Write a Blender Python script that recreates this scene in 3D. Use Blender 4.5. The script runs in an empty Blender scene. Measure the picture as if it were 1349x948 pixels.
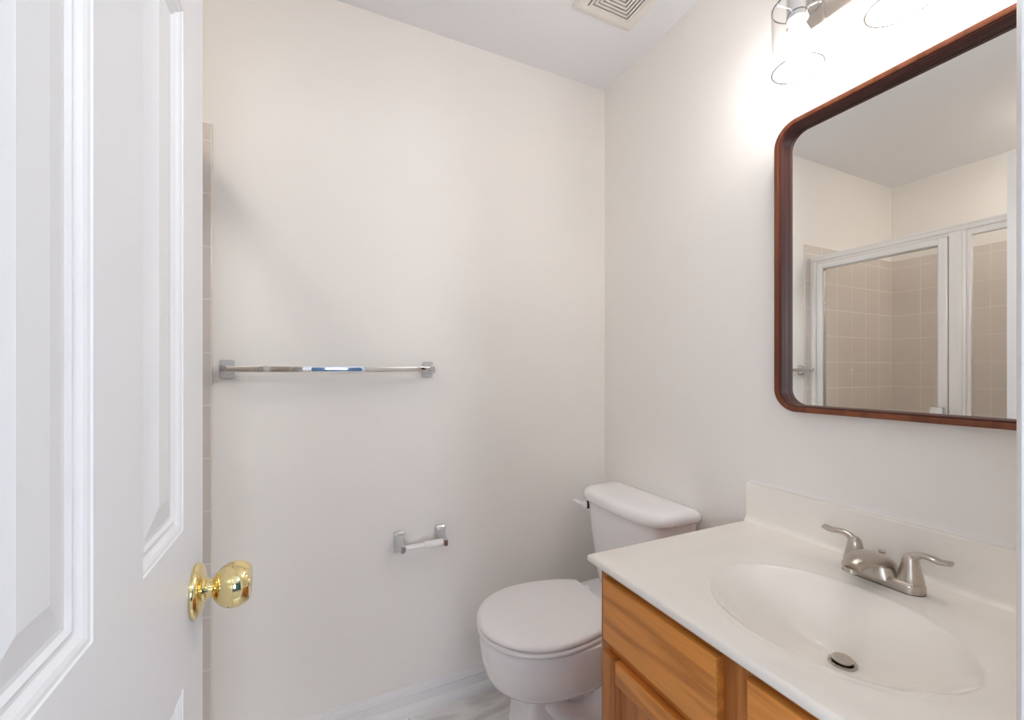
import bpy, bmesh, math
from mathutils import Vector, Matrix
PI = math.pi
sc = bpy.context.scene

# ------------------------------------------------------------------ camera, light, exposure
F, YAW, EYE = 564.4, 25.0, 1.21
cam_d = bpy.data.cameras.new('camera')
cam_d.sensor_width = 36.0
cam_d.lens = F / 1349 * 36.0
cam_d.shift_y = 14.7 / 1349
cam_d.clip_start = 0.01
cam = bpy.data.objects.new('camera', cam_d)
sc.collection.objects.link(cam)
cam.location = (0, 0, EYE)
cam.rotation_euler = (PI / 2, 0, -math.radians(YAW))
sc.camera = cam

sc.view_settings.view_transform = 'Standard'
sc.view_settings.look = 'None'
sc.view_settings.gamma = 1
sc.view_settings.use_curve_mapping = False
sc.view_settings.exposure = 0.46
sc.cycles.max_bounces = 16
sc.cycles.diffuse_bounces = 12
sc.cycles.glossy_bounces = 8
sc.cycles.transparent_max_bounces = 24
sc.cycles.caustics_reflective = False
sc.cycles.caustics_refractive = False

BULB = 46.0           # glow of the bulbs over the mirror
DAY = 26.0            # daylight through the window of the room behind
ADDED_SIDE = 25.0           # fill light from an added, unseen side window of that room
ADDED_SHOWER = 15.5         # unseen lamp added over the shower to brighten its walls
ADDED_LAMP = 102.0           # unseen ceiling lamp added in the room behind as extra light

w = bpy.data.worlds.new('world'); sc.world = w; w.use_nodes = True
nt = w.node_tree; nt.nodes.clear()
wo = nt.nodes.new('ShaderNodeOutputWorld'); bg = nt.nodes.new('ShaderNodeBackground')
bg.inputs['Color'].default_value = (0.75, 0.86, 1.0, 1); bg.inputs['Strength'].default_value = 2.5
nt.links.new(bg.outputs[0], wo.inputs[0])

def area(name, loc, rot, sx, sy, power, col):
    l = bpy.data.lights.new(name, 'AREA'); l.shape = 'RECTANGLE'; l.size = sx; l.size_y = sy
    l.energy = power; l.color = col
    o = bpy.data.objects.new(name, l); sc.collection.objects.link(o)
    o.location = loc; o.rotation_euler = rot
    return o
# daylight entering the window in the room behind the camera, pointing to the doorway
area('window_daylight', (0.275, -3.28, 1.55), (PI / 2, 0, 0), .65, 1.2, DAY, (0.86, 0.93, 1.0))
# added light at an unseen side window, thrown diagonally through the doorway
area('added_side_daylight', (-1.78, -1.15, 1.55), (0, -PI / 2, 0), 1.3, 1.6, ADDED_SIDE, (0.86, 0.93, 1.0))

# ------------------------------------------------------------------ room dimensions
YA, XB, CEIL = 1.534, 1.164, 2.44        # far wall, mirror wall, ceiling
XW, YF = -1.22, 0.110                    # back of the shower, inner face of the door wall
XM = XB - 0.009                          # mirror glass
ZC = 0.78                                # counter top
YC = 0.468                               # middle of the vanity

# ------------------------------------------------------------------ material helpers
def new_mat(name):
    m = bpy.data.materials.new(name); m.use_nodes = True
    return m, m.node_tree.nodes, m.node_tree.links, m.node_tree.nodes['Principled BSDF']

def mat(name, col, rough=0.5, metal=0.0, bump=0.0, bscale=60, spec=0.5, coat=0.0, var=0.0, vscale=3.0, brushed=None):
    m, N, L, b = new_mat(name)
    b.inputs['Base Color'].default_value = (*col, 1)
    b.inputs['Roughness'].default_value = rough
    b.inputs['Metallic'].default_value = metal
    b.inputs['Specular IOR Level'].default_value = spec
    b.inputs['Coat Weight'].default_value = coat
    b.inputs['Coat Roughness'].default_value = 0.03
    tc = N.new('ShaderNodeTexCoord')
    if bump:
        n = N.new('ShaderNodeTexNoise'); n.inputs['Scale'].default_value = bscale; n.inputs['Detail'].default_value = 4
        src = tc.outputs['Object']
        if brushed:
            mp = N.new('ShaderNodeMapping'); mp.inputs['Scale'].default_value = brushed
            L.new(src, mp.inputs[0]); src = mp.outputs[0]
        L.new(src, n.inputs['Vector'])
        bp = N.new('ShaderNodeBump'); bp.inputs['Strength'].default_value = bump; bp.inputs['Distance'].default_value = 0.002
        L.new(n.outputs['Fac'], bp.inputs['Height']); L.new(bp.outputs[0], b.inputs['Normal'])
    if var:
        n = N.new('ShaderNodeTexNoise'); n.inputs['Scale'].default_value = vscale; n.inputs['Detail'].default_value = 5
        L.new(tc.outputs['Object'], n.inputs['Vector'])
        r = N.new('ShaderNodeValToRGB')
        r.color_ramp.elements[0].position = .3; r.color_ramp.elements[1].position = .7
        r.color_ramp.elements[0].color = (*[c * (1 - var) for c in col], 1)
        r.color_ramp.elements[1].color = (*[min(1, c * (1 + var * .5)) for c in col], 1)
        L.new(n.outputs['Fac'], r.inputs[0]); L.new(r.outputs[0], b.inputs['Base Color'])
    return m

def tile_mat(name, col, grout, plane, pitch, off, joint=0.0035, rough=0.06):
    """square glazed tiles on an upright plane; plane is 'xz' or 'yz'."""
    m, N, L, b = new_mat(name)
    tc = N.new('ShaderNodeTexCoord'); sp = N.new('ShaderNodeSeparateXYZ'); L.new(tc.outputs['Object'], sp.inputs[0])
    def mth(op, a, c):
        n = N.new('ShaderNodeMath'); n.operation = op
        for i, v in enumerate((a, c)):
            if v is None: continue
            if isinstance(v, (int, float)): n.inputs[i].default_value = v
            else: L.new(v, n.inputs[i])
        return n.outputs[0]
    def edge(sock, o):
        t = mth('SUBTRACT', sock, o); t = mth('DIVIDE', t, pitch); t = mth('FRACT', t, None)
        t = mth('SUBTRACT', t, 0.5); t = mth('ABSOLUTE', t, None)      # .5 at a joint
        return t
    u = edge(sp.outputs[0 if plane[0] == 'x' else 1], off[0]); v = edge(sp.outputs[2], off[1])
    e = mth('MAXIMUM', u, v)
    mr = N.new('ShaderNodeMapRange'); L.new(e, mr.inputs[0])
    mr.inputs[1].default_value = 0.5 - joint / pitch; mr.inputs[2].default_value = 0.5 - joint / pitch * .4
    mx = N.new('ShaderNodeMix'); mx.data_type = 'RGBA'; L.new(mr.outputs[0], mx.inputs[0])
    mx.inputs[6].default_value = (*col, 1); mx.inputs[7].default_value = (*grout, 1)
    L.new(mx.outputs[2], b.inputs['Base Color'])
    r = N.new('ShaderNodeMapRange'); L.new(mr.outputs[0], r.inputs[0]); r.inputs[3].default_value = rough; r.inputs[4].default_value = .7
    L.new(r.outputs[0], b.inputs['Roughness'])
    ns = N.new('ShaderNodeTexNoise'); ns.inputs['Scale'].default_value = 9; ns.inputs['Detail'].default_value = 1
    L.new(tc.outputs['Object'], ns.inputs['Vector'])
    h = mth('MULTIPLY', ns.outputs['Fac'], 0.9); h = mth('SUBTRACT', h, mr.outputs[0])
    bp = N.new('ShaderNodeBump'); bp.inputs['Distance'].default_value = 0.0015; bp.inputs['Strength'].default_value = .5
    L.new(h, bp.inputs['Height']); L.new(bp.outputs[0], b.inputs['Normal'])
    return m

def oak(name, axis, base=(0.67, 0.265, 0.055), dark=(0.43, 0.145, 0.026)):
    m, N, L, b = new_mat(name)
    tc = N.new('ShaderNodeTexCoord'); mp = N.new('ShaderNodeMapping')
    s = [7.0, 7.0, 7.0]; s[axis] = .8
    mp.inputs['Scale'].default_value = s
    L.new(tc.outputs['Object'], mp.inputs[0])
    n1 = N.new('ShaderNodeTexNoise'); n1.inputs['Scale'].default_value = 1.6; n1.inputs['Detail'].default_value = 3; n1.inputs['Distortion'].default_value = .25
    L.new(mp.outputs[0], n1.inputs['Vector'])
    # growth rings from a warped field
    sn = N.new('ShaderNodeMath'); sn.operation = 'MULTIPLY'; sn.inputs[1].default_value = 30; L.new(n1.outputs['Fac'], sn.inputs[0])
    s2 = N.new('ShaderNodeMath'); s2.operation = 'SINE'; L.new(sn.outputs[0], s2.inputs[0])
    mp2 = N.new('ShaderNodeMapping'); t = [260.0, 260.0, 260.0]; t[axis] = 9.0
    mp2.inputs['Scale'].default_value = t; L.new(tc.outputs['Object'], mp2.inputs[0])
    n2 = N.new('ShaderNodeTexNoise'); n2.inputs['Scale'].default_value = 1.0; n2.inputs['Detail'].default_value = 3
    L.new(mp2.outputs[0], n2.inputs['Vector'])
    mr = N.new('ShaderNodeMapRange'); mr.inputs[1].default_value = -1; L.new(s2.outputs[0], mr.inputs[0])
    mm = N.new('ShaderNodeMix'); mm.data_type = 'FLOAT'; mm.inputs[0].default_value = .62
    L.new(mr.outputs[0], mm.inputs[2]); L.new(n2.outputs['Fac'], mm.inputs[3])
    r = N.new('ShaderNodeValToRGB'); e = r.color_ramp.elements
    e[0].position = .18; e[0].color = (*dark, 1); e[1].position = .62; e[1].color = (*base, 1)
    e3 = e.new(.95); e3.color = (*[c * 1.18 for c in base], 1)
    L.new(mm.outputs[0], r.inputs[0])
    L.new(r.outputs[0], b.inputs['Base Color'])
    b.inputs['Roughness'].default_value = .38; b.inputs['Coat Weight'].default_value = .12; b.inputs['Coat Roughness'].default_value = .25; b.inputs['Specular IOR Level'].default_value = .35
    bp = N.new('ShaderNodeBump'); bp.inputs['Strength'].default_value = .15; bp.inputs['Distance'].default_value = .0006
    L.new(n2.outputs['Fac'], bp.inputs['Height']); L.new(bp.outputs[0], b.inputs['Normal'])
    return m

def thin_glass(name, tint=(1, 1, 1), base=0.04):
    m, N, L, b = new_mat(name)
    out = N['Material Output']; N.remove(b)
    tr = N.new('ShaderNodeBsdfTransparent'); tr.inputs[0].default_value = (*tint, 1)
    gl = N.new('ShaderNodeBsdfGlossy'); gl.inputs['Roughness'].default_value = 0.0
    lw = N.new('ShaderNodeLayerWeight'); lw.inputs[0].default_value = .5
    p = N.new('ShaderNodeMath'); p.operation = 'POWER'; p.inputs[1].default_value = 5; L.new(lw.outputs['Facing'], p.inputs[0])
    q = N.new('ShaderNodeMath'); q.operation = 'MULTIPLY_ADD'; q.inputs[1].default_value = .9; q.inputs[2].default_value = base
    L.new(p.outputs[0], q.inputs[0])
    mx = N.new('ShaderNodeMixShader'); L.new(q.outputs[0], mx.inputs[0]); L.new(tr.outputs[0], mx.inputs[1]); L.new(gl.outputs[0], mx.inputs[2])
    L.new(mx.outputs[0], out.inputs[0])
    return m

def glow(name, col, strength):
    m, N, L, b = new_mat(name)
    b.inputs['Base Color'].default_value = (1, 1, 1, 1)
    b.inputs['Emission Color'].default_value = (*col, 1); b.inputs['Emission Strength'].default_value = strength
    return m

M = {}
M['wall'] = mat('warm_white_wall_paint', (0.885, 0.866, 0.84), .55, bump=.06, bscale=180)
M['ceiling'] = mat('ceiling_paint', (0.84, 0.85, 0.885), .75, bump=.05, bscale=120)
M['door'] = mat('door_paint', (0.81, 0.82, 0.84), .38, bump=.05, bscale=14, brushed=(18, 18, 1.2))
M['trim'] = mat('trim_paint', (0.83, 0.835, 0.85), .4, bump=.004)
M['bedroom'] = mat('steel_blue_wall_paint', (0.09, 0.16, 0.28), .6, bump=.05)
M['bedroom_white'] = mat('plain_ceiling_paint', (0.8, 0.8, 0.8), .7, bump=.05)
M['carpet'] = mat('grey_carpet', (0.42, 0.40, 0.38), .95, bump=.6, bscale=300, var=.15, vscale=40)
M['porcelain'] = mat('white_porcelain', (0.90, 0.90, 0.92), .10, coat=.3, bump=.01, bscale=8)
M['seat'] = mat('white_seat_plastic', (0.90, 0.89, 0.90), .28, bump=.02)
M['rubber'] = mat('dark_rubber', (0.03, 0.03, 0.03), .6, bump=.05)
M['marble'] = mat('cream_cultured_marble', (0.90, 0.865, 0.81), .10, coat=.35, var=.035, vscale=5)
M['nickel'] = mat('brushed_nickel', (0.56, 0.51, 0.455), .30, 1.0, bump=.05, bscale=1, brushed=(60, 900, 900))
M['chrome'] = mat('polished_chrome', (0.80, 0.81, 0.83), .05, 1.0, bump=.01)
M['chrome_soft'] = mat('soft_chrome', (0.64, 0.66, 0.68), .16, 1.0, bump=.01)
M['brass'] = mat('polished_brass', (0.88, 0.73, 0.38), .07, 1.0, bump=.01)
M['walnut'] = oak('walnut_frame_wood', 2, (0.20, 0.062, 0.026), (0.12, 0.032, 0.013))
M['walnut_dark'] = mat('dark_stained_walnut', (0.095, 0.033, 0.028), .42, bump=.05, spec=.25)
M['oak_y'] = oak('honey_oak_along', 1)
M['oak_z'] = oak('honey_oak_upright', 2, (0.47, 0.175, 0.042), (0.28, 0.09, 0.02))
M['mirror'] = mat('mirror_silvering', (0.90, 0.90, 0.88), 0.0, 1.0)
M['aluminium'] = mat('white_satin_aluminium', (0.90, 0.90, 0.90), .25, .12, bump=.02)
M['glass'] = thin_glass('clear_glass', (0.985, 0.985, 0.985), .03)
M['glass_rim'] = thin_glass('glass_edge', (0.30, 0.31, 0.29), .10)
M['shower_glass'] = thin_glass('shower_pane_glass', (0.965, 0.96, 0.945), .04)
M['bulb'] = glow('bulb_glow', (1.0, 0.95, 0.905), BULB)
M['lamp'] = glow('added_lamp_glow', (0.93, 0.97, 1.0), ADDED_LAMP)
M['added_shower_lamp'] = glow('added_shower_lamp_glow', (1.0, 0.92, 0.82), ADDED_SHOWER)
M['black'] = mat('dark_gap', (0.03, 0.026, 0.022), .8, bump=.05)
M['vent'] = mat('cream_plastic', (0.83, 0.80, 0.755), .4, bump=.02)
M['roller'] = mat('white_roller_plastic', (0.86, 0.86, 0.85), .4)
TILE, GROUT = (0.72, 0.665, 0.625), (0.80, 0.755, 0.715)
M['tile_a'] = tile_mat('beige_tile_end_wall', TILE, GROUT, 'xz', 0.1562, (-0.268, 0.329))
M['tile_b'] = tile_mat('beige_tile_back_wall', TILE, GROUT, 'yz', 0.1562, (YA, 0.329))
M['tile_cap'] = mat('glazed_tile_edge', (0.80, 0.75, 0.71), .15, bump=.01)

def floor_mat():
    m, N, L, b = new_mat('white_marbled_vinyl')
    tc = N.new('ShaderNodeTexCoord')
    mp = N.new('ShaderNodeMapping'); mp.inputs['Scale'].default_value = (2.2, 9, 1); mp.inputs['Rotation'].default_value = (0, 0, .12)
    L.new(tc.outputs['Object'], mp.inputs[0])
    n = N.new('ShaderNodeTexNoise'); n.inputs['Scale'].default_value = 1.4; n.inputs['Detail'].default_value = 8; n.inputs['Distortion'].default_value = 1.4
    L.new(mp.outputs[0], n.inputs['Vector'])
    r = N.new('ShaderNodeValToRGB'); e = r.color_ramp.elements
    e[0].position = .36; e[0].color = (0.62, 0.61, 0.60, 1); e[1].position = .56; e[1].color = (0.84, 0.835, 0.825, 1)
    L.new(n.outputs['Fac'], r.inputs[0])
    br = N.new('ShaderNodeTexBrick'); br.offset = .5; br.inputs['Scale'].default_value = 1
    br.inputs['Brick Width'].default_value = .61; br.inputs['Row Height'].default_value = .305; br.inputs['Mortar Size'].default_value = .0018
    br.inputs['Color1'].default_value = br.inputs['Color2'].default_value = (1, 1, 1, 1); br.inputs['Mortar'].default_value = (.6, .59, .58, 1)
    L.new(tc.outputs['Object'], br.inputs['Vector'])
    mx = N.new('ShaderNodeMix'); mx.data_type = 'RGBA'; mx.blend_type = 'MULTIPLY'; mx.inputs[0].default_value = 1
    L.new(r.outputs[0], mx.inputs[6]); L.new(br.outputs['Color'], mx.inputs[7]); L.new(mx.outputs[2], b.inputs['Base Color'])
    b.inputs['Roughness'].default_value = .35
    return m
M['floor'] = floor_mat()

# ------------------------------------------------------------------ mesh helpers
def smooth(bm, ang=35):
    for f in bm.faces: f.smooth = True
    c = math.radians(ang)
    for e in bm.edges:
        if len(e.link_faces) == 2 and e.calc_face_angle(0) > c: e.smooth = False

def obj(name, bm, m, parent=None, ang=35):
    bmesh.ops.recalc_face_normals(bm, faces=bm.faces)
    bm.normal_update(); smooth(bm, ang)
    me = bpy.data.meshes.new(name); bm.to_mesh(me); bm.free()
    me.materials.append(M[m] if isinstance(m, str) else m)
    o = bpy.data.objects.new(name, me); sc.collection.objects.link(o)
    if parent:
        o.parent = parent
        o.matrix_parent_inverse = Matrix.Translation(-(world_loc(parent)))
    return o

def world_loc(o):
    v = Vector((0, 0, 0))
    while o:
        v += o.location
        if o.parent: v += o.matrix_parent_inverse.translation
        o = o.parent
    return v

def tag(o, label, cat, group=None):
    o['label'] = label; o['category'] = cat
    if group: o['group'] = group
    return o

def thing(name, label, cat, loc, group=None):
    o = bpy.data.objects.new(name, None); sc.collection.objects.link(o); o.location = loc
    return tag(o, label, cat, group)

def struct(name, bm, m):
    o = obj(name, bm, m); o['kind'] = 'structure'; return o

def bx(bm, x0, x1, y0, y1, z0, z1, bev=0.0, seg=2):
    vs = [bm.verts.new((x, y, z)) for z in (z0, z1) for x, y in ((x0, y0), (x1, y0), (x1, y1), (x0, y1))]
    fs = [bm.faces.new([vs[i] for i in q]) for q in ((3, 2, 1, 0), (4, 5, 6, 7), (0, 1, 5, 4), (1, 2, 6, 5), (2, 3, 7, 6), (3, 0, 4, 7))]
    if bev:
        es = list({e for f in fs for e in f.edges})
        bmesh.ops.bevel(bm, geom=es, offset=bev, segments=seg, profile=.5, affect='EDGES')
    return bm

def box(*a, **k): return bx(bmesh.new(), *a, **k)

def loft(bm, rings, cap0=True, cap1=True, closed=True, loop=False):
    V = [[bm.verts.new(p) for p in r] for r in rings]
    n = len(rings[0]); k = len(V)
    for i in range(k if loop else k - 1):
        a, c = V[i], V[(i + 1) % k]
        for j in range(n if closed else n - 1):
            bm.faces.new((a[j], a[(j + 1) % n], c[(j + 1) % n], c[j]))
    if not loop:
        if cap0: bm.faces.new(V[0][::-1])
        if cap1: bm.faces.new(V[-1])
    return V

def basis(axis):
    a = Vector(axis).normalized()
    t = Vector((0, 0, 1)) if abs(a.z) < .9 else Vector((1, 0, 0))
    u = a.cross(t).normalized(); v = a.cross(u).normalized()
    return a, u, v

def lathe(bm, origin, axis, prof, n=40, caps=True):
    """prof: list of (distance along axis, radius)"""
    a, u, v = basis(axis); o = Vector(origin)
    rings = [[o + a * t + (u * math.cos(2 * PI * k / n) + v * math.sin(2 * PI * k / n)) * max(r, 1e-5) for k in range(n)] for t, r in prof]
    loft(bm, rings, caps, caps); return bm

def sweep(bm, pts, rads, n=16, up=(0, 0, 1), power=2.0):
    """tube along pts; rads = (width, height) per point"""
    rings = []
    P = [Vector(p) for p in pts]
    for i, p in enumerate(P):
        t = (P[min(i + 1, len(P) - 1)] - P[max(i - 1, 0)]).normalized()
        s = t.cross(Vector(up)).normalized(); h = s.cross(t).normalized()
        rw, rh = rads[i] if isinstance(rads[i], (tuple, list)) else (rads[i], rads[i])
        ring = []
        for k in range(n):
            c, d = math.cos(2 * PI * k / n), math.sin(2 * PI * k / n)
            c = math.copysign(abs(c) ** (2 / power), c); d = math.copysign(abs(d) ** (2 / power), d)
            ring.append(p + s * c * rw + h * d * rh)
        rings.append(ring)
    loft(bm, rings); return bm

def bez(p, n):
    """Catmull-Rom through points"""
    P = [Vector(q) for q in p]; P = [2 * P[0] - P[1]] + P + [2 * P[-1] - P[-2]]; out = []
    for i in range(1, len(P) - 2):
        for k in range(n):
            t = k / n; a, b_, c, d = P[i - 1], P[i], P[i + 1], P[i + 2]
            out.append(.5 * ((2 * b_) + (c - a) * t + (2 * a - 5 * b_ + 4 * c - d) * t * t + (3 * b_ - a - 3 * c + d) * t ** 3))
    out.append(P[-2]); return out

def extrude_profile(bm, prof, fn, s0, s1):
    """prof: closed list of 2D points, fn(p, s) -> 3D"""
    loft(bm, [[fn(p, s0) for p in prof], [fn(p, s1) for p in prof]]); return bm

def rrect(y0, y1, z0, z1, r, n=10):
    pts = []
    for cy, cz, a0 in ((y1 - r, z1 - r, 0), (y0 + r, z1 - r, PI / 2), (y0 + r, z0 + r, PI), (y1 - r, z0 + r, 1.5 * PI)):
        for k in range(n + 1):
            a = a0 + PI / 2 * k / n; pts.append((cy + r * math.cos(a), cz + r * math.sin(a)))
    return pts

# ------------------------------------------------------------------ setting: bathroom shell
T = .1
struct('wall_back', box(XW - T, XB + T, YA, YA + T, 0, CEIL), 'wall')
struct('wall_right', box(XB, XB + T, YF - .12, YA, 0, CEIL), 'wall')
struct('wall_left', box(XW - T, XW, YF - .12, YA, 0, CEIL), 'wall')
struct('ceiling', box(XW - T, XB + T, YF - .12, YA + T, CEIL, CEIL + T), 'ceiling')
struct('floor', box(XW - T, XB + T, YF - .12, YA + T, -T, 0), 'floor')
DX0, DX1, DZ = -.153, .4375, 2.065          # clear door opening
bm = bmesh.new()
bx(bm, XW - T, DX0 - .018, YF - .12, YF, 0, CEIL); bx(bm, DX1 + .018, XB + T, YF - .12, YF, 0, CEIL)
bx(bm, DX0 - .018, DX1 + .018, YF - .12, YF, DZ + .018, CEIL)
struct('wall_front', bm, 'wall')
# door jamb lining
bm = bmesh.new()
bx(bm, DX0 - .018, DX0, YF - .122, YF + .002, 0, DZ + .018, .001); bx(bm, DX1, DX1 + .018, YF - .122, YF + .002, 0, DZ + .018, .001)
bx(bm, DX0, DX1, YF - .122, YF + .002, DZ, DZ + .018, .001)
bx(bm, DX1 - .010, DX1, YF - .075, YF - .037, 0, DZ, .002); bx(bm, DX0, DX1 - .01, YF - .075, YF - .037, DZ - .010, DZ, .002)
struct('trim_1', bm, 'trim')
# casing in the room: stepped profile boards on each side and over the head
def casing(name, side):
    prof = [(0, 0), (0, .009), (.006, .013), (.018, .013), (.022, .010), (.040, .014), (.050, .016), (.056, .014), (.057, 0)]
    bm = bmesh.new()
    e0 = DX1 + .005 if side > 0 else DX0 - .005
    extrude_profile(bm, prof, lambda p, s: (e0 + side * p[0], YF + p[1], s), 0, DZ + .06)
    return struct(name, bm, 'trim')
casing('trim_2', 1); casing('trim_3', -1)
bm = bmesh.new()
prof = [(0, 0), (0, .009), (.006, .013), (.018, .013), (.022, .010), (.040, .014), (.050, .016), (.056, .014), (.057, 0)]
extrude_profile(bm, prof, lambda p, s: (s, YF + p[1], DZ + .005 + p[0]), DX0 - .005, DX1 + .005)
struct('trim_4', bm, 'trim')
# baseboards with moulded cap, and the shoe moulding at the floor
BP = [(0, 0), (.011, 0), (.011, .064), (.0125, .066), (.0135, .069), (.0125, .072), (.0095, .074), (.0095, .079), (.0085, .084), (.0055, .087), (.0055, .090), (.004, .092), (0, .092)]
SP = [(0.011, 0), (.026, 0), (.026, .012), (.0245, .019), (.021, .026), (.016, .031), (.011, .033)]
bm = bmesh.new(); extrude_profile(bm, BP, lambda p, s: (s, YA - p[0], p[1]), -.262, XB); struct('baseboard_back', bm, 'trim')
bm = bmesh.new(); extrude_profile(bm, SP, lambda p, s: (s, YA - p[0], p[1]), -.262, XB - .012); struct('trim_5', bm, 'trim')
bm = bmesh.new(); extrude_profile(bm, BP, lambda p, s: (XB - p[0], s, p[1]), .822, YA - .012); struct('baseboard_right', bm, 'trim')
# shower tile, standing proud of the painted walls
ZT = 1.943
bm = box(XW, -.272, YA - .009, YA, .08, ZT - .002); struct('wall_tile_end', bm, 'tile_a')
bm = bmesh.new()   # rounded bullnose down the open edge and along the top
extrude_profile(bm, [(-.272, YA), (-.272, YA - .009), (-.2695, YA - .0082), (-.268, YA - .005), (-.268, YA)], lambda p, s: (p[0], p[1], s), .0, ZT)
struct('trim_6', bm, 'tile_cap')
struct('wall_tile_left', box(XW, XW + .009, YF + .009, YA - .009, .08, ZT - .002), 'tile_b')
struct('wall_tile_front', box(XW, -.31, YF, YF + .009, .08, ZT - .002), 'tile_a')
# shower floor pan with a raised threshold
bm = bmesh.new(); bx(bm, XW, -.37, YF + .001, YA - .001, 0, .05); bx(bm, -.37, -.285, YF + .001, YA - .001, 0, .12, .012, 3)
bx(bm, XW, XW + .04, YF + .001, YA - .001, .05, .09, .008)
tag(obj('shower_pan', bm, 'porcelain'), 'white shower pan and threshold under the framed glass shower enclosure', 'shower pan')

# ------------------------------------------------------------------ setting: room behind the camera
BX0, BX1, BY = -1.6, 2.2, -3.1
bm = bmesh.new()
SY0, SY1 = -1.95, -.35
bx(bm, BX0 - T, BX0, BY, SY0, 0, CEIL); bx(bm, BX0 - T, BX0, SY1, YF - .12, 0, CEIL); bx(bm, BX0 - T, BX0, SY0, SY1, 0, .95); bx(bm, BX0 - T, BX0, SY0, SY1, 2.15, CEIL)
struct('wall_bedroom_left', bm, 'bedroom')
bm = bmesh.new()
for a in ((SY0, SY1, .95, 1.0), (SY0, SY1, 2.10, 2.15), (SY0, SY0 + .05, .95, 2.15), (SY1 - .05, SY1, .95, 2.15), (SY0, SY1, 1.53, 1.57)):
    bx(bm, BX0 - .07, BX0 + .005, a[0], a[1], a[2], a[3], .003)
struct('added_window_2', bm, 'trim')  # unseen window, put in to send light onto the mirror wall
struct('wall_bedroom_right', box(BX1, BX1 + T, BY, YF - .12, 0, CEIL), 'bedroom')
bm = bmesh.new()
WX0, WX1, WZ0, WZ1 = -.05, .60, .95, 2.15
bx(bm, BX0 - T, WX0, BY - T, BY, 0, CEIL); bx(bm, WX1, BX1 + T, BY - T, BY, 0, CEIL)
bx(bm, WX0, WX1, BY - T, BY, 0, WZ0); bx(bm, WX0, WX1, BY - T, BY, WZ1, CEIL)
struct('wall_bedroom_back', bm, 'bedroom')
struct('wall_bedroom_front', box(XB + T, BX1 + T, YF - .12, YF - .02, 0, CEIL), 'bedroom')
struct('wall_bedroom_front_left', box(BX0 - T, XW - T, YF - .12, YF - .02, 0, CEIL), 'bedroom')
struct('ceiling_bedroom', box(BX0 - T, BX1 + T, BY - T, YF - .12, CEIL, CEIL + T), 'bedroom_white')
struct('floor_bedroom', box(BX0 - T, BX1 + T, BY - T, YF - .12, -T, 0), 'carpet')
bm = bmesh.new()
for a in ((WX0, WX1, WZ0, WZ0 + .05), (WX0, WX1, WZ1 - .05, WZ1), (WX0, WX0 + .05, WZ0, WZ1), (WX1 - .05, WX1, WZ0, WZ1), (WX0, WX1, 1.53, 1.57)):
    bx(bm, a[0], a[1], BY - .07, BY + .005, a[2], a[3], .003)
struct('window_1', bm, 'trim')

# unseen bedroom ceiling lamp, added to light the door through the doorway
t = thing('added_ceiling_lamp', 'added unseen opal ceiling lamp in the room behind the camera', 'ceiling lamp', (.85, -1.1, CEIL))
bm = bmesh.new(); lathe(bm, (.85, -1.1, CEIL), (0, 0, -1), [(0, .15), (.02, .16), (.03, .158)]); obj('base', bm, 'chrome_soft', t)
bm = bmesh.new(); lathe(bm, (.85, -1.1, CEIL - .03), (0, 0, -1), [(0, .15), (.03, .145), (.055, .12), (.07, .08), (.076, .03), (.077, 0)]); obj('diffuser', bm, 'lamp', t)

# ------------------------------------------------------------------ open six-panel door
XD, D0, D1 = -.133, .119, .695             # face turned to the room; hinge edge; free edge
DZ0, DZ1 = .012, 2.053
cols = [(.251, .379), (.472, .600)]      # two panel columns along the door (y)
rows = [(.245, .850), (1.029, 1.619), (1.721, 1.925)]
def door_face(bm, x, s):
    """one moulded face; s=+1 faces the room. Grid cells with nested moulded panels."""
    ys = [D0, cols[0][0], cols[0][1], cols[1][0], cols[1][1], D1]
    zs = [DZ0, rows[0][0], rows[0][1], rows[1][0], rows[1][1], rows[2][0], rows[2][1], DZ1]
    V = {}
    for i, y in enumerate(ys):
        for j, z in enumerate(zs): V[i, j] = bm.verts.new((x, y, z))
    for i in range(5):
        for j in range(7):
            q = [V[i, j], V[i + 1, j], V[i + 1, j + 1], V[i, j + 1]]
            if i in (1, 3) and j in (1, 3, 5):
                y0, y1, z0, z1 = ys[i], ys[i + 1], zs[j], zs[j + 1]
                prev = q
                # ogee moulding down, quirk, bevel up to a raised field
                for d, h in ((.0012, -.0016), (.004, -.0022), (.007, -.0040), (.0095, -.0068), (.0115, -.0082), (.0135, -.0085), (.0150, -.0068), (.0170, -.0062),
                             (.0190, -.0078), (.0205, -.0095), (.0240, -.0098), (.0470, -.0030), (.0485, -.0022)):
                    cur = [bm.verts.new((x + s * h * .7, yy, zz)) for yy, zz in ((y0 + d, z0 + d), (y1 - d, z0 + d), (y1 - d, z1 - d), (y0 + d, z1 - d))]
                    for k in range(4): bm.faces.new((prev[k], prev[(k + 1) % 4], cur[(k + 1) % 4], cur[k]))
                    prev = cur
                bm.faces.new(prev)
            else: bm.faces.new(q)
    return [V[0, 0], V[5, 0], V[5, 7], V[0, 7]], V
bm = bmesh.new()
_, A = door_face(bm, XD, 1); _, B = door_face(bm, XD - .035, -1)
for i in range(5):
    bm.faces.new((A[i, 0], A[i + 1, 0], B[i + 1, 0], B[i, 0])); bm.faces.new((A[i, 7], A[i + 1, 7], B[i + 1, 7], B[i, 7]))
for j in range(7):
    bm.faces.new((A[0, j], A[0, j + 1], B[0, j + 1], B[0, j])); bm.faces.new((A[5, j], A[5, j + 1], B[5, j + 1], B[5, j]))
door = obj('door_1', bm, 'door', ang=12); door['kind'] = 'structure'
KY, KZ = .652, .936
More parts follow.
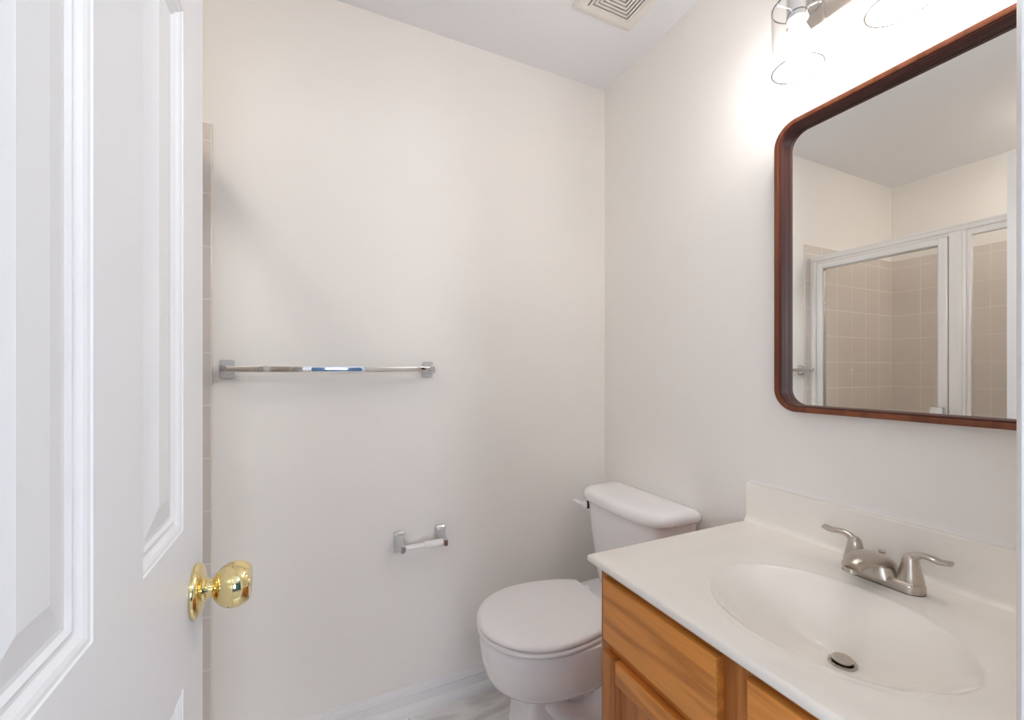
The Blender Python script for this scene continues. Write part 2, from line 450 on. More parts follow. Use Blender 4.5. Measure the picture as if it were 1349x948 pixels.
def knob(side, label):
    x0 = XD if side > 0 else XD - .035
    bm = bmesh.new()
    lathe(bm, (x0, KY, KZ), (side, 0, 0), [(.0, .0), (.018, .0), (.019, .0100), (.0225, .0170), (.028, .0228), (.034, .0262), (.041, .0282), (.048, .0278), (.054, .0256),
                                           (.0585, .0226), (.0600, .0205), (.0596, .0185), (.0590, .010), (.0590, 0)], 56)
    k = obj('door_knob', bm, 'brass', door); k['label'] = label
    bm = bmesh.new()
    lathe(bm, (x0, KY, KZ), (side, 0, 0), [(0, .0325), (.002, .0330), (.0045, .0325), (.0070, .0300), (.0085, .0265), (.0095, .0180), (.0100, .0160), (.0125, .0150),
                                           (.0135, .0120), (.019, .0115), (.0205, .0115)], 56)
    obj('rose', bm, 'brass', k)
    bm = bmesh.new(); lathe(bm, (x0 + side * .0588, KY, KZ), (side, 0, 0), [(0, .0055), (.0012, .005), (.0016, .003), (.0017, 0)], 20); obj('button', bm, 'brass', k)
knob(1, 'polished brass knob on the visible face'); knob(-1, 'polished brass knob on the hidden face')
for z in (.25, 1.05, 1.83):
    bm = bmesh.new(); lathe(bm, (XD + .004, D0 - .006, z - .045), (0, 0, 1), [(-.004, .002), (0, .006), (.09, .006), (.094, .002)], 16)
    bx(bm, XD - .03, XD + .001, D0 - .0015, D0 + .0005, z - .045, z + .045)
    obj('hinge', bm, 'brass', door)

# ------------------------------------------------------------------ shower enclosure
SX0, SX1 = -.345, -.307
YP0, YP1 = .868, .925                      # centre post
HZ = 1.868
t = thing('shower_enclosure', 'white framed glass shower enclosure seen in the mirror, hinged pane beside a fixed pane', 'shower enclosure', (-.326, .82, .12))
def ext(name, x0, x1, y0, y1, z0, z1, m='aluminium', par=t, b=.003): return obj(name, box(x0, x1, y0, y1, z0, z1, bev=b), m, par)
bm = bmesh.new(); bx(bm, SX0, SX1, YF + .01, YA - .010, HZ - .030, HZ, .003); bx(bm, SX0 + .006, SX1 + .004, YF + .01, YA - .010, HZ - .010, HZ - .004, .001)
bx(bm, SX0 + .004, SX1 - .008, YF + .01, YA - .010, HZ - .044, HZ - .030, .001)
obj('header', bm, 'aluminium', t)
bm = bmesh.new(); bx(bm, SX0, SX1, YA - .045, YA - .0095, .12, HZ - .030, .003); bx(bm, SX0 + .010, SX1 + .003, YA - .030, YA - .020, .12, HZ - .032, .001)
obj('side_jamb', bm, 'aluminium', t)
bm = bmesh.new(); bx(bm, SX0, SX1, YF + .0095, YF + .04, .12, HZ - .030, .003); obj('side_jamb', bm, 'aluminium', t)
bm = bmesh.new(); bx(bm, SX0, SX1, YP0, YP1, .12, HZ - .030, .003); bx(bm, SX0 + .01, SX1 + .004, YP0 + .012, YP0 + .030, .12, HZ - .032, .001)
obj('center_post', bm, 'aluminium', t)
ext('sill', SX0, SX1, YF + .01, YA - .010, .12, .145)
# fixed pane with its thin frame
bm = bmesh.new()
FY0, FY1, FZ0, FZ1 = YF + .04, YP0, .145, HZ - .044
for a in ((FY0, FY0 + .014, FZ0, FZ1), (FY1 - .014, FY1, FZ0, FZ1), (FY0 + .014, FY1 - .014, FZ0, FZ0 + .014), (FY0 + .014, FY1 - .014, FZ1 - .014, FZ1)):
    bx(bm, SX0 + .008, SX1 - .006, a[0], a[1], a[2], a[3], .002)
fr = obj('fixed_frame', bm, 'aluminium', t)
obj('glass_pane', box(-.329, -.324, FY0 + .010, FY1 - .010, FZ0 + .010, FZ1 - .010), 'shower_glass', fr)
# hinged door
bm = bmesh.new()
GY0, GY1, GZ0, GZ1 = YP1 + .003, YA - .048, .150, HZ - .047
for a in ((GY0, GY0 + .032, GZ0, GZ1), (GY1 - .032, GY1, GZ0, GZ1), (GY0 + .032, GY1 - .032, GZ0, GZ0 + .034), (GY0 + .032, GY1 - .032, GZ1 - .030, GZ1)):
    bx(bm, SX0 + .006, SX1 + .004, a[0], a[1], a[2], a[3], .003)
dr = obj('shower_door', bm, 'aluminium', t)
bm = bmesh.new()
for a in ((GY0 + .0322, GY0 + .036, GZ0 + .0342, GZ1 - .0302), (GY1 - .036, GY1 - .0322, GZ0 + .0342, GZ1 - .0302), (GY0 + .036, GY1 - .036, GZ0 + .0342, GZ0 + .039), (GY0 + .036, GY1 - .036, GZ1 - .035, GZ1 - .0302)):
    bx(bm, SX0 + .012, SX1 - .002, a[0], a[1], a[2], a[3], .001)
obj('glazing_bead', bm, 'chrome_soft', dr)
obj('glass_pane', box(-.329, -.324, GY0 + .030, GY1 - .030, GZ0 + .030, GZ1 - .030), 'shower_glass', dr)
bm = bmesh.new(); bx(bm, SX1 + .004, SX1 + .030, GY0 + .006, GY0 + .016, .985, 1.045, .003); bx(bm, SX1 + .022, SX1 + .034, GY0 + .006, GY0 + .050, .985, 1.045, .003)
hd = obj('door_handle', bm, 'chrome', dr)

t = thing('added_shower_light', 'added unseen opal ceiling light over the shower', 'ceiling light', (-.78, .60, CEIL))  # added lamp, kept out of the mirror's view, brightens the shower
bm = bmesh.new(); lathe(bm, (-.78, .60, CEIL), (0, 0, -1), [(0, .165), (.016, .168), (.020, .160)]); obj('trim_ring', bm, 'trim', t)
bm = bmesh.new(); lathe(bm, (-.78, .60, CEIL - .019), (0, 0, -1), [(0, .158), (.014, .150), (.032, .118), (.042, .065), (.045, 0)]); obj('diffuser', bm, 'added_shower_lamp', t)

# ------------------------------------------------------------------ towel bar on the back wall
TY = YA - .062
t = thing('towel_bar', 'square chrome towel bar mounted on the back wall', 'towel bar', (.075, YA, 1.216))
def rring(cx, cz, w_, h_, y, r=.006):
    return [(a, y, b) for a, b in rrect(cx - w_ / 2, cx + w_ / 2, cz - h_ / 2, cz + h_ / 2, r, 4)]
for cx in (-.232, .377):
    bm = bmesh.new()
    loft(bm, [rring(cx, 1.216, .038, .056, YA), rring(cx, 1.216, .038, .056, YA - .005), rring(cx, 1.216, .034, .052, YA - .009), rring(cx, 1.216, .026, .036, YA - .020, .004),
              rring(cx, 1.216, .020, .026, YA - .034, .004), rring(cx, 1.216, .019, .024, YA - .070, .004), rring(cx, 1.216, .015, .020, YA - .0735, .003)])
    obj('bracket', bm, 'chrome_soft', t)
obj('bar', box(-.230, .375, TY - .0085, TY + .0085, 1.2075, 1.2245, bev=.0012), 'chrome', t)

# ------------------------------------------------------------------ toilet paper holder on the back wall
t = thing('toilet_paper_holder', 'empty chrome toilet paper holder with white roller beside the toilet', 'toilet paper holder', (.35, YA, .62))
for cx in (.276, .424):
    bm = bmesh.new()
    def rr(z0, z1, wd, y, r=.004): return [(a, y, b) for a, b in rrect(cx - wd / 2, cx + wd / 2, z0, z1, r, 4)]
    loft(bm, [rr(.576, .646, .036, YA), rr(.576, .646, .036, YA - .005), rr(.578, .641, .032, YA - .008), rr(.586, .630, .024, YA - .030), rr(.596, .624, .016, YA - .056, .004),
              rr(.598, .622, .015, YA - .078, .004), rr(.600, .620, .011, YA - .081, .003)])
    obj('bracket', bm, 'chrome_soft', t)
bm = bmesh.new(); lathe(bm, (.2835, YA - .070, .611), (1, 0, 0), [(0, .005), (.001, .0092), (.066, .0092), (.067, .0115), (.069, .0125), (.131, .0125), (.133, .006)], 28)
obj('roller', bm, 'roller', t)

# ------------------------------------------------------------------ ceiling fan grille
VX, VY, VS = .915, 1.102, .121
t = thing('exhaust_vent', 'square cream ceiling exhaust vent with concentric louvre rings', 'vent', (VX, VY, CEIL))
def sq(r, z, c=.004): return [(VX + a, VY + b, z) for a, b in rrect(-r, r, -r, r, c, 2)]
bm = bmesh.new()
loft(bm, [sq(VS, CEIL), sq(VS, CEIL - .006), sq(VS - .006, CEIL - .011), sq(VS - .034, CEIL - .014), sq(VS - .037, CEIL - .012), sq(VS - .037, CEIL - .0002)], True, True)
obj('cover', bm, 'vent', t)
obj('dark_opening', box(VX - VS + .038, VX + VS - .038, VY - VS + .038, VY + VS - .038, CEIL - .0125, CEIL - .0121), 'black', t)
r = VS - .040
while r > .012:
    bm = bmesh.new()
    loft(bm, [sq(r, CEIL - .0127, .001), sq(r, CEIL - .0150, .001), sq(r - .0080, CEIL - .0170, .001), sq(r - .0080, CEIL - .0127, .001)], loop=True)
    obj('louvre', bm, 'vent', t); r -= .0122
obj('louvre', box(VX - r, VX + r, VY - r, VY + r, CEIL - .017, CEIL - .0127), 'vent', t)

# ------------------------------------------------------------------ mirror with walnut frame
t = thing('wall_mirror', 'rounded rectangular mirror in a dark walnut frame above the vanity', 'mirror', (XB, YC, 1.483))
MY0, MY1, MZ0, MZ1, MR = .188, .747, 1.105, 1.861, .058
prof = [(0, XB), (0, XB - .037), (.0015, XB - .039), (.0075, XB - .039), (.0088, XB - .0385), (.0118, XB - .034), (.0122, XB - .030), (.0122, XM - .0006), (.0135, XM - .0006), (.0135, XB)]
def frame_ring(prof):
    bm = bmesh.new()
    loft(bm, [[(x, y, z) for y, z in rrect(MY0 + d, MY1 - d, MZ0 + d, MZ1 - d, MR - d, 12)] for d, x in prof], loop=True)
    return bm
obj('frame', frame_ring([(0, XB), (0, XB - .037), (.0015, XB - .039), (.0090, XB - .039), (.0125, XB - .0375), (.0128, XB - .036), (.0128, XB)]), 'walnut', t)
o = obj('inner_liner', frame_ring([(.0129, XB - .001), (.0129, XB - .034), (.0140, XB - .0352), (.0160, XB - .0345), (.0166, XB - .032), (.0166, XB - .0205), (.0158, XB - .0200), (.0158, XB - .0185), (.0166, XB - .0180), (.0166, XM + .0035), (.0175, XM + .0035), (.0175, XB - .001)]), 'walnut_dark', t)
o['label'] = 'dark inner edge of the frame'
bm = bmesh.new(); g = .0158
loft(bm, [[(x, y, z) for y, z in rrect(MY0 + g, MY1 - g, MZ0 + g, MZ1 - g, MR - g, 12)] for x in (XM, XM + .003)])
obj('mirror_glass', bm, 'mirror', t)

# ------------------------------------------------------------------ three-light fixture
SXc, SY = 1.060, (.645, .448, .251)
t = thing('vanity_light', 'nickel three-light vanity fixture with clear glass shades above the mirror', 'wall light', (XB, .448, 2.12))
bm = box(XB - .026, XB, .205, .690, 2.070, 2.185, bev=.003)
obj('backplate', bm, 'nickel', t)
for y in SY:
    bm = bmesh.new()
    lathe(bm, (XB - .026, y, 2.140), (-1, 0, 0), [(0, .016), (.004, .016), (.006, .009), (.060, .009)], 24)
    obj('arm', bm, 'chrome_soft', t)
    bm = bmesh.new()
    lathe(bm, (SXc, y, 2.168), (0, 0, -1), [(0, .006), (.003, .014), (.012, .022), (.020, .0235), (.112, .0235), (.114, .022), (.114, .017), (.105, .017)], 36)
    s = obj('socket', bm, 'chrome', t)
    for a in (0.9, 0.9 + 2 * PI / 3, 0.9 + 4 * PI / 3):
        bm = bmesh.new(); d = (math.cos(a), math.sin(a), 0)
        lathe(bm, (SXc + d[0] * .022, y + d[1] * .022, 2.077), d, [(0, .0022), (.034, .0022), (.035, .0042), (.040, .0042), (.041, .002)], 12)
        obj('thumb_screw', bm, 'chrome', s)
    R_ = .0545; n = 64
    bm = bmesh.new()
    loft(bm, [[(SXc + rr_ * math.cos(2 * PI * k / n), y + rr_ * math.sin(2 * PI * k / n), z) for k in range(n)] for rr_, z in
              ((R_, 1.9375), (R_, 2.090), (R_ - .0025, 2.090), (R_ - .0025, 1.9375))], loop=True)
    g = obj('glass_shade', bm, 'glass', t)
    for zc in (1.937, 2.0905):
        bm = bmesh.new()
        loft(bm, [[(SXc + (R_ - .00125 + .0016 * math.cos(b)) * math.cos(2 * PI * k / n), y + (R_ - .00125 + .0016 * math.cos(b)) * math.sin(2 * PI * k / n), zc + .0011 * math.sin(b)) for k in range(n)]
                  for b in [2 * PI * q / 8 for q in range(8)]], loop=True)
        obj('rim', bm, 'glass_rim', g)
    bm = bmesh.new()
    lathe(bm, (SXc, y, 2.060), (0, 0, -1), [(0, .0125), (.010, .0135), (.020, .0165), (.032, .0220), (.045, .0275), (.056, .0298), (.066, .0300), (.077, .0280), (.087, .0225), (.094, .0140), (.0975, .006), (.098, 0)], 40)
    obj('light_bulb', bm, 'bulb', t)

# ------------------------------------------------------------------ vanity cabinet
FX = .610; VY0, VY1 = .121, .815; VZ = .7602
t = thing('vanity_cabinet', 'honey oak bathroom vanity cabinet under the cream sink top', 'cabinet', (.88, YC, 0))
bm = bmesh.new()
bx(bm, FX + .019, XB - .001, VY1 - .016, VY1 - .001, .0, VZ - .001, .0005); bx(bm, FX + .019, XB - .001, VY0 + .001, VY0 + .016, 0, VZ - .001, .0005)
bx(bm, FX + .06, FX + .075, VY0 + .016, VY1 - .016, 0, .10); bx(bm, FX + .019, XB - .002, VY0 + .016, VY1 - .016, .10, .115)
bx(bm, XB - .008, XB - .001, VY0 + .016, VY1 - .016, .115, VZ - .01)
obj('body', bm, 'oak_z', t)
DA = [(.488, .789), (.147, .437)]           # y ranges of left and right fronts
for y0, y1, z0, z1 in ((VY0, VY0 + .038, .10, VZ), (VY1 - .038, VY1, .10, VZ), (.425, .500, .10, VZ)):
    obj('frame_stile', box(FX, FX + .019, y0, y1, z0, z1, bev=.0006), 'oak_z', t)
for z0, z1 in ((.10, .140), (.580, .612), (.733, VZ)):
    for y0, y1 in ((VY0 + .0385, .4245), (.5005, VY1 - .0385)):
        obj('frame_rail', box(FX + .0003, FX + .0187, y0, y1, z0, z1, bev=.0004), 'oak_y', t)
def slab_front(y0, y1, z0, z1):
    """flat slab front with eased edge profile"""
    bm = bmesh.new(); c = .0005
    def rg(x, i): return [(x, y0 + i, z0 + i), (x, y1 - i, z0 + i), (x, y1 - i, z1 - i), (x, y0 + i, z1 - i)]
    loft(bm, [rg(FX - .0003, 0), rg(FX - .012, 0), rg(FX - .0155, .0012), rg(FX - .0175, .0045), rg(FX - .018, .0075)])
    return bm
for k, (y0, y1) in enumerate(DA):
    d = obj('drawer', slab_front(y0, y1, .607, .7455), 'oak_y', t)
    zb, zt, sw, rw = .118, .583, .045, .048
    bm = bmesh.new()                      # inner moulding and sunk panel
    def rg(x, i): return [(x, y0 + sw + i, zb + rw + i), (x, y1 - sw - i, zb + rw + i), (x, y1 - sw - i, zt - rw - i), (x, y0 + sw + i, zt - rw - i)]
    loft(bm, [rg(FX - .002, -.002), rg(FX - .0165, -.002), rg(FX - .0165, .0005), rg(FX - .014, .004), rg(FX - .010, .006), rg(FX - .008, .0065)], True, True)
    dd = obj('door', bm, 'oak_z', t)
    for a in ((y0, y0 + sw), (y1 - sw, y1)): obj('door_stile', box(FX - .018, FX - .0003, a[0], a[1], zb, zt, bev=.0018), 'oak_z', dd)
    for a in ((zb, zb + rw), (zt - rw, zt)): obj('door_rail', box(FX - .0178, FX - .0005, y0 + sw - .0002, y1 - sw + .0002, a[0], a[1], bev=.0014), 'oak_y', dd)

# ------------------------------------------------------------------ vanity top with moulded oval basin
CX0, CX1, CY0, CY1, CT = .589, XB - .0002, .1105, .842, .0195
BCX, BCY, BA, BB = .828, .461, .163, .200
DRX, DRY, DRZ = .893, .462, .668
t = thing('sink_counter', 'cream moulded vanity top with oval basin and backsplash', 'countertop', (.88, YC, .7555))
N_ = 144
angs = [2 * PI * k / N_ for k in range(N_)]
XR = CX1 - .020                             # front of the backsplash
def rect_pt(a, x0, x1, y0, y1):
    c, s = math.cos(a), math.sin(a)
    tx = ((x1 - BCX) / c if c > 0 else (x0 - BCX) / c) if abs(c) > 1e-9 else 1e9
    ty = ((y1 - BCY) / s if s > 0 else (y0 - BCY) / s) if abs(s) > 1e-9 else 1e9
    k = min(tx, ty); return BCX + c * k, BCY + s * k
# snap four directions to the corners so the slab keeps square corners
for x, y in ((CX0, CY0), (CX0, CY1), (XR, CY0), (XR, CY1)):
    a = math.atan2(y - BCY, x - BCX) % (2 * PI)
    i = min(range(N_), key=lambda q: abs(angs[q] - a)); angs[i] = a
rings = []
R0 = [rect_pt(a, CX0, XR, CY0, CY1) for a in angs]
def inset(p, d):
    x, y = p
    return (min(max(x, CX0 + d), XR) if True else x, min(max(y, CY0 + d), CY1 - d))
rings.append([(*inset(p, .004), ZC - CT) for p in R0])
rings.append([(*inset(p, .0), ZC - CT + .004) for p in R0])
rings.append([(*inset(p, .0), ZC - .008) for p in R0])
for q in range(1, 6):
    b = PI / 2 * q / 5; rings.append([(*inset(p, .008 * (1 - math.cos(b))), ZC - .008 + .008 * math.sin(b)) for p in R0])
E0 = [(BCX + BA * math.cos(a), BCY + BB * math.sin(a)) for a in angs]
def ell(sc_, cx=None, cy=None, z=0):
    cx = BCX if cx is None else cx; cy = BCY if cy is None else cy
    out = []
    for a in angs:
        c, s = math.cos(a), math.sin(a); k = 1 / math.sqrt((c / BA) ** 2 + (s / BB) ** 2)
        out.append((cx + c * k * sc_, cy + s * k * sc_, z))
    return out
outer = [inset(p, .008) for p in R0]; rim = ell(1.12)
for f in (.35, .7, 1.0):
    rings.append([(o[0] + (r_[0] - o[0]) * f if abs(r_[0] - BCX) < abs(o[0] - BCX) + .3 else r_[0], o[1] + (r_[1] - o[1]) * f, ZC) for o, r_ in zip(outer, rim)])
rings.append(ell(1.10, z=ZC - .0008)); rings.append(ell(1.06, z=ZC - .0018)); rings.append(ell(1.02, z=ZC - .0026))
H = ZC - .0032 - DRZ
for u in (1.0, .985, .96, .925, .88, .82, .75, .67, .58, .48, .38, .28, .19, .12):
    # bowl section: quick roll over the lip, steep side, flattening towards the drain
    v = (1 - u) / (1 - .12)
    depth = math.sin(min(1, v) * PI / 2) ** 1.15 if v > 0 else 0
    k = v ** 1.6
    rings.append(ell(u, BCX + (DRX - BCX) * k, BCY + (DRY - BCY) * k, ZC - .0032 - .003 * min(1, v * 20) - (H - .003) * depth))
rings[-1] = [(DRX + .021 * math.cos(a), DRY + .021 * math.sin(a), DRZ) for a in angs]
rings.append([(DRX + .0185 * math.cos(a), DRY + .0185 * math.sin(a), DRZ - .004) for a in angs])
rings.append([(DRX + .018 * math.cos(a), DRY + .018 * math.sin(a), DRZ - .03) for a in angs])
bm = bmesh.new(); loft(bm, rings, False, True)
obj('countertop', bm, 'marble', t, ang=50)
# backsplash with eased top edge and a cove where it meets the deck
bm = bmesh.new(); BZ = .887
prof = [(CX1, ZC - CT), (XR - .0005, ZC - CT), (XR - .0005, ZC - .004), (XR - .014, ZC + .0002), (XR - .009, ZC + .0012), (XR - .0045, ZC + .0042), (XR - .0015, ZC + .0085), (XR, ZC + .015),
        (XR, BZ - .006), (XR + .0012, BZ - .0025), (XR + .004, BZ), (CX1 - .002, BZ), (CX1, BZ - .002)]
prof = [(CX1, ZC - CT), (XR - .0001, ZC - CT), (XR - .0001, ZC - .003)] + prof[3:]
extrude_profile(bm, prof, lambda p, s: (p[0], s, p[1]), CY0 + .0005, CY1 - .0005)
obj('backsplash', bm, 'marble', t, ang=50)
bm = bmesh.new(); extrude_profile(bm, [(XB, BZ - .003), (CX1 - .011, BZ - .0005), (CX1 - .011, BZ + .0002), (CX1 - .005, BZ + .0016), (CX1 - .0015, BZ + .0040), (XB, BZ + .0065)], lambda p, s: (p[0], s, p[1]), CY0 + .001, CY1 - .001)
obj('caulk_bead', bm, 'roller', t)

t = thing('sink_drain', 'brushed nickel pop-up drain stopper in the bottom of the basin', 'drain', (DRX, DRY, DRZ))
bm = bmesh.new(); lathe(bm, (DRX, DRY, DRZ), (0, 0, 1), [(-.02, .0165), (-.003, .0175), (.001, .023), (.003, .0225), (.0032, .020), (.001, .0165), (-.02, .0155)], 40, caps=False)
obj('flange', bm, 'nickel', t)
bm = bmesh.new(); lathe(bm, (DRX, DRY, DRZ), (0, 0, 1), [(-.018, .005), (.003, .005), (.004, .0150), (.006, .0165), (.009, .0165), (.0105, .0150), (.0112, .0)], 40)
obj('stopper', bm, 'nickel', t)

# ------------------------------------------------------------------ faucet
FXc, FYc = 1.062, .478
t = thing('faucet', 'two-handle brushed nickel faucet behind the sink basin', 'faucet', (FXc, FYc, ZC))
def cap(hx, hy, z, x=FXc):               # stadium outline, long axis along y
    out = []
    for k in range(48):
        a = 2 * PI * k / 48; c, s = math.cos(a), math.sin(a)
        out.append((x + hx * c, FYc + math.copysign(hy - hx, s) + hx * s, z))
    return out
bm = bmesh.new()
loft(bm, [cap(.0245, .0695, ZC + .0002), cap(.0250, .0700, ZC + .002), cap(.0248, .0698, ZC + .014), cap(.0235, .0685, ZC + .018), cap(.0205, .0655, ZC + .0205), cap(.014, .059, ZC + .0212)])
obj('base', bm, 'nickel', t)
obj('gasket', (lambda b: (loft(b, [cap(.0252, .0702, ZC + .0001), cap(.0252, .0702, ZC + .0012)]), b)[1])(bmesh.new()), 'rubber', t)
# spout: broad hump at the middle of the base narrowing and dropping to the outlet
path = bez([(1.078, FYc, ZC + .016), (1.062, FYc, ZC + .036), (1.035, FYc, ZC + .050), (1.000, FYc, ZC + .057), (.970, FYc, ZC + .056), (.950, FYc, ZC + .050)], 6)
n = len(path) - 1; rads = []
for i in range(n + 1):
    f = i / n; rads.append((.0245 * (1 - f) + .0150 * f + .004 * math.sin(f * PI), .016 * (1 - f) + .0110 * f))
bm = bmesh.new(); sweep(bm, path, rads, 24, power=2.5)
sp = obj('spout', bm, 'nickel', t)
# skirt that carries the hump down to the base
bm = bmesh.new()
loft(bm, [[(1.058 + a * .024 * s_, FYc + b * .030 * s2, ZC + z) for a, b in [(math.cos(2 * PI * k / 32), math.sin(2 * PI * k / 32)) for k in range(32)]]
          for s_, s2, z in ((1.05, 1.15, .012), (1.02, 1.0, .020), (.92, .84, .030), (.75, .72, .040), (.5, .5, .046))])
obj('spout_skirt', bm, 'nickel', t)
bm = bmesh.new(); lathe(bm, (.9535, FYc, ZC + .046), (-.12, 0, -1), [(0, .0105), (.0075, .0108), (.009, .0095), (.009, .0075), (.006, .0070)], 28)
obj('aerator', bm, 'nickel', sp)
for sgn in (1, -1):
    hy = FYc + sgn * .0475
    bm = bmesh.new()
    lathe(bm, (FXc, hy, ZC + .0195), (0, 0, 1), [(0, .0185), (.0012, .0205), (.004, .0205), (.012, .0190), (.022, .0168), (.032, .0148), (.041, .0130), (.048, .0108), (.053, .0070), (.0550, .0)], 36)
    h = obj('handle', bm, 'nickel', t)
    p = bez([(FXc, hy - sgn * .004, ZC + .052), (FXc, hy + sgn * .004, ZC + .066), (FXc - .001, hy + sgn * .016, ZC + .0755), (FXc - .002, hy + sgn * .030, ZC + .0765), (FXc - .003, hy + sgn * .044, ZC + .0745), (FXc - .004, hy + sgn * .060, ZC + .0775)], 6)
    m_ = len(p) - 1; rd = []
    for i in range(m_ + 1):
        f = i / m_
        wv = .0125 * (1 - f / .4) + .0072 * f / .4 if f < .4 else .0072 + .0048 * math.sin(min(1, (f - .4) / .5) * PI / 2) * (1 if f < .93 else .72)
        hv = .0120 * (1 - f / .4) + .0056 * f / .4 if f < .4 else .0056 - .0010 * (f - .4) / .6
        rd.append((wv, hv))
    bm = bmesh.new(); sweep(bm, p, rd, 18); obj('lever', bm, 'nickel', h)
bm = bmesh.new(); lathe(bm, (1.091, FYc + .012, ZC + .010), (0, 0, 1), [(0, .0028), (.034, .0028), (.035, .0045), (.038, .0070), (.041, .0072), (.0425, .005), (.043, 0)], 20)
obj('lift_rod', bm, 'nickel', t)

# ------------------------------------------------------------------ toilet
TCY = 1.232
t = thing('toilet', 'white round-bowl toilet with closed lid between the vanity and back wall', 'toilet', (.80, TCY, 0))
def egg(xf, xb, hw, z, n=64, pf=2.0, pb=3.4, split=.55, cut=None):
    """D outline: rounded nose at xf (towards the room), squarer back at xb"""
    xm = xf + (xb - xf) * split; out = []
    for k in range(n):
        a = 2 * PI * k / n; c, s = math.cos(a), math.sin(a)
        p = pb if c > 0 else pf
        ax = (xb - xm) if c > 0 else (xm - xf)
        x = xm + ax * math.copysign(abs(c) ** (2 / p), c); y = hw * math.copysign(abs(s) ** (2 / p), s)
        out.append((x, TCY + y, z))
    return out
bm = bmesh.new()
loft(bm, [egg(.60, 1.02, .095, 0.0, pb=4), egg(.602, 1.02, .093, .02, pb=4), egg(.612, 1.00, .080, .07), egg(.622, .97, .073, .13), egg(.618, .94, .073, .170), egg(.600, .92, .082, .186),
          egg(.565, .90, .108, .200), egg(.530, .90, .134, .218), egg(.503, .90, .156, .245), egg(.486, .90, .170, .280), egg(.477, .90, .178, .320), egg(.473, .905, .1825, .355),
          egg(.472, .91, .184, .378), egg(.474, .91, .183, .386), egg(.480, .905, .177, .390), egg(.52, .88, .14, .390)])
# squared stand under the tank and the deck behind the seat
loft(bm, [[(x, TCY + y, z) for x, y in rrect(x0, x1, -hw, hw, r, 5)] for x0, x1, hw, r, z in
          ((.80, 1.06, .098, .04, 0), (.80, 1.06, .095, .04, .03), (.79, 1.08, .088, .04, .16), (.76, 1.11, .105, .045, .26), (.78, 1.135, .150, .05, .335), (.80, 1.14, .168, .05, .375), (.81, 1.14, .166, .05, .389), (.82, 1.13, .156, .045, .393))])
loft(bm, [[(x, TCY + y, z) for x, y in rrect(x0, .72, -hw, hw, r, 5)] for x0, hw, r, z in ((.585, .092, .035, 0), (.590, .089, .03, .03), (.598, .085, .026, .10), (.602, .083, .024, .16), (.600, .086, .024, .19), (.590, .094, .026, .215))])
bw = obj('bowl', bm, 'porcelain', t, ang=45)
# trapway relief on each flank
for sgn in (1, -1):
    p = bez([(.66, TCY + sgn * .060, .190), (.74, TCY + sgn * .078, .125), (.82, TCY + sgn * .088, .120), (.885, TCY + sgn * .090, .185), (.93, TCY + sgn * .088, .235), (.98, TCY + sgn * .082, .180), (.99, TCY + sgn * .080, .06)], 6)
    bm = bmesh.new(); sweep(bm, p, [.030 + .012 * math.sin(PI * i / (len(p) - 1)) for i in range(len(p))], 18)
    obj('trapway', bm, 'porcelain', t)
    bm = bmesh.new(); lathe(bm, (.78, TCY + sgn * .105, 0), (0, 0, 1), [(0, .018), (.006, .018), (.014, .014), (.020, .007), (.0215, 0)], 24)
    bx(bm, .755, .805, TCY + sgn * .085 - .012, TCY + sgn * .085 + .030 * (1 if sgn > 0 else .4), 0, .006, .002)
    obj('bolt_cap', bm, 'porcelain', t)
def seat_out(g, z): # outline shared by seat and lid, straight hinge edge at the back
    out = []; xf, xb, hw = .468 + g, .897 - g * .5, .188 - g
    n1 = 60; xm = .672
    th = .74                               # back flank stops at a corner
    pts = []
    for k in range(n1 + 1):
        a = PI / 2 + PI * k / n1           # front half
        pts.append((xm + (xm - xf) * math.cos(a), hw * math.sin(a)))
    side = []
    for k in range(1, 13):
        f = k / 12; x = xm + (xb - xm) * f
        side.append((x, hw * math.sqrt(max(0, 1 - (f * .745) ** 2.2))))
    c = side[-1][1]
    right = [(x, -y) for x, y in side]; left = [(x, y) for x, y in reversed(side)]
    back = [(xb + .003, -c + .008), (xb + .004, 0), (xb + .003, c - .008)]
    return [(x, TCY + y, z) for x, y in pts + right + back + left]
bm = bmesh.new(); loft(bm, [seat_out(.04, .3945), seat_out(.004, .3955), seat_out(0, .3985), seat_out(0, .4045), seat_out(.002, .4070), seat_out(.006, .4078), seat_out(.04, .4080)]); obj('seat', bm, 'seat', t, 50)
bm = bmesh.new(); loft(bm, [seat_out(.04, .4130), seat_out(.002, .4140), seat_out(.0, .4165), seat_out(-.001, .420), seat_out(.001, .4255), seat_out(.006, .429), seat_out(.018, .4305), seat_out(.06, .4315)]); obj('lid', bm, 'seat', t, 50)
for sgn in (1, -1):
    bm = bmesh.new(); bx(bm, .895, .925, TCY + sgn * .075 - .016, TCY + sgn * .075 + .016, .392, .420, .006, 3); obj('hinge', bm, 'seat', t)
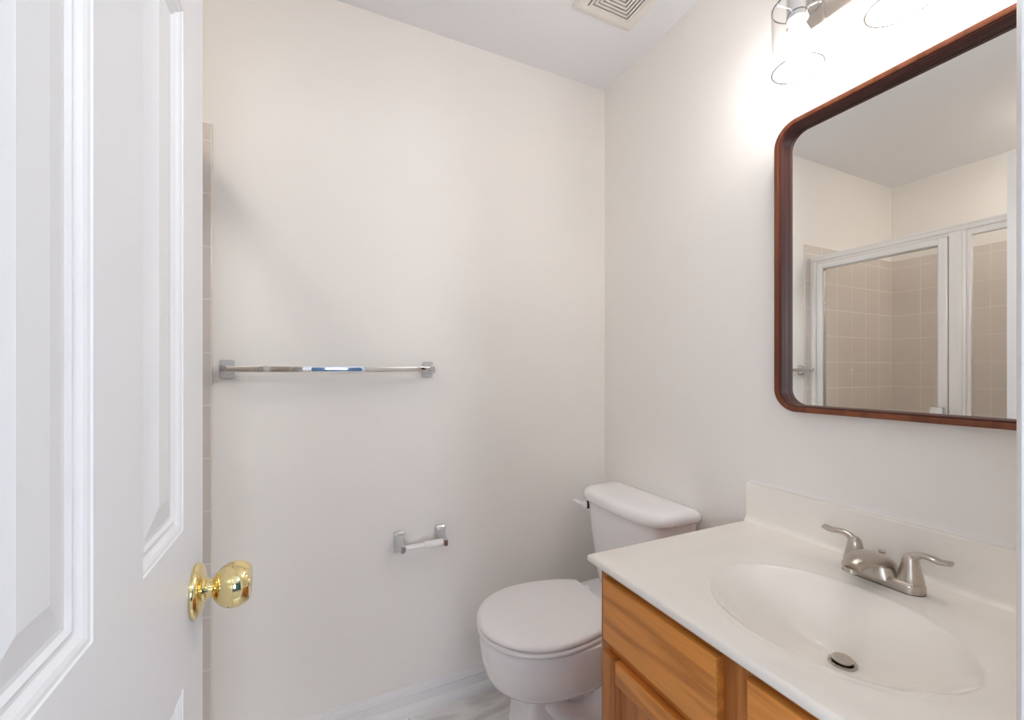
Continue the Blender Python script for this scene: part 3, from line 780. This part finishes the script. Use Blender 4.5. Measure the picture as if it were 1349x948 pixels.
# tank: tapered body with bowed front
def tank_out(x0, x1, hw, bow, z, n=32):
    """x0 front (bowed towards the room), x1 back"""
    out = []
    for k in range(n + 1):                # front edge from +y to -y
        a = PI / 2 * (-1 + 2 * k / n)
        c, d = max(0, math.cos(a)), math.sin(a)
        out.append((x0 + bow - bow * c ** (2 / 3.0), TCY_T - hw * math.copysign(abs(d) ** (2 / 2.6), d), z))
    out.append((x1 - .02, TCY_T - hw, z)); out.append((x1 - .006, TCY_T - hw + .004, z)); out.append((x1, TCY_T - hw + .016, z))
    out.append((x1, TCY_T + hw - .016, z)); out.append((x1 - .006, TCY_T + hw - .004, z)); out.append((x1 - .02, TCY_T + hw, z))
    return out
TCY_T = 1.220
bm = bmesh.new()
loft(bm, [tank_out(1.00, 1.13, .165, .06, .393), tank_out(.988, 1.14, .178, .07, .41), tank_out(.980, 1.142, .183, .08, .46), tank_out(.962, 1.145, .197, .09, .60), tank_out(.953, 1.147, .206, .095, .705), tank_out(.953, 1.147, .206, .095, .716)])
tk = obj('tank', bm, 'porcelain', t, 50)
bm = bmesh.new()
loft(bm, [tank_out(.957, 1.146, .204, .095, .7165), tank_out(.942, 1.150, .214, .10, .7165), tank_out(.936, 1.152, .2185, .10, .720), tank_out(.934, 1.154, .221, .10, .730), tank_out(.936, 1.153, .2195, .10, .742), tank_out(.942, 1.150, .214, .10, .751), tank_out(.953, 1.143, .204, .10, .757), tank_out(.975, 1.128, .185, .09, .7605), tank_out(1.02, 1.09, .13, .05, .762)])
obj('tank_lid', bm, 'porcelain', t, 50)
bm = bmesh.new(); lathe(bm, (.985, TCY_T + .172, .688), (-1, .5, 0), [(0, .0150), (.012, .0150), (.0125, .0135)], 28); obj('lever_mount', bm, 'rubber', t)
bm = bmesh.new()
lathe(bm, (.975, TCY_T + .177, .688), (-1, .5, 0), [(0, .0135), (.012, .0135), (.018, .011), (.020, .006), (.0205, 0)], 24)
p = bez([(.966, TCY_T + .182, .688), (.957, TCY_T + .196, .691), (.952, TCY_T + .210, .694), (.948, TCY_T + .226, .697)], 5)
sweep(bm, p, [(.009, .0075)] * (len(p) - 3) + [(.0095, .007), (.009, .0065), (.006, .004)], 16)
obj('flush_lever', bm, 'porcelain', t)
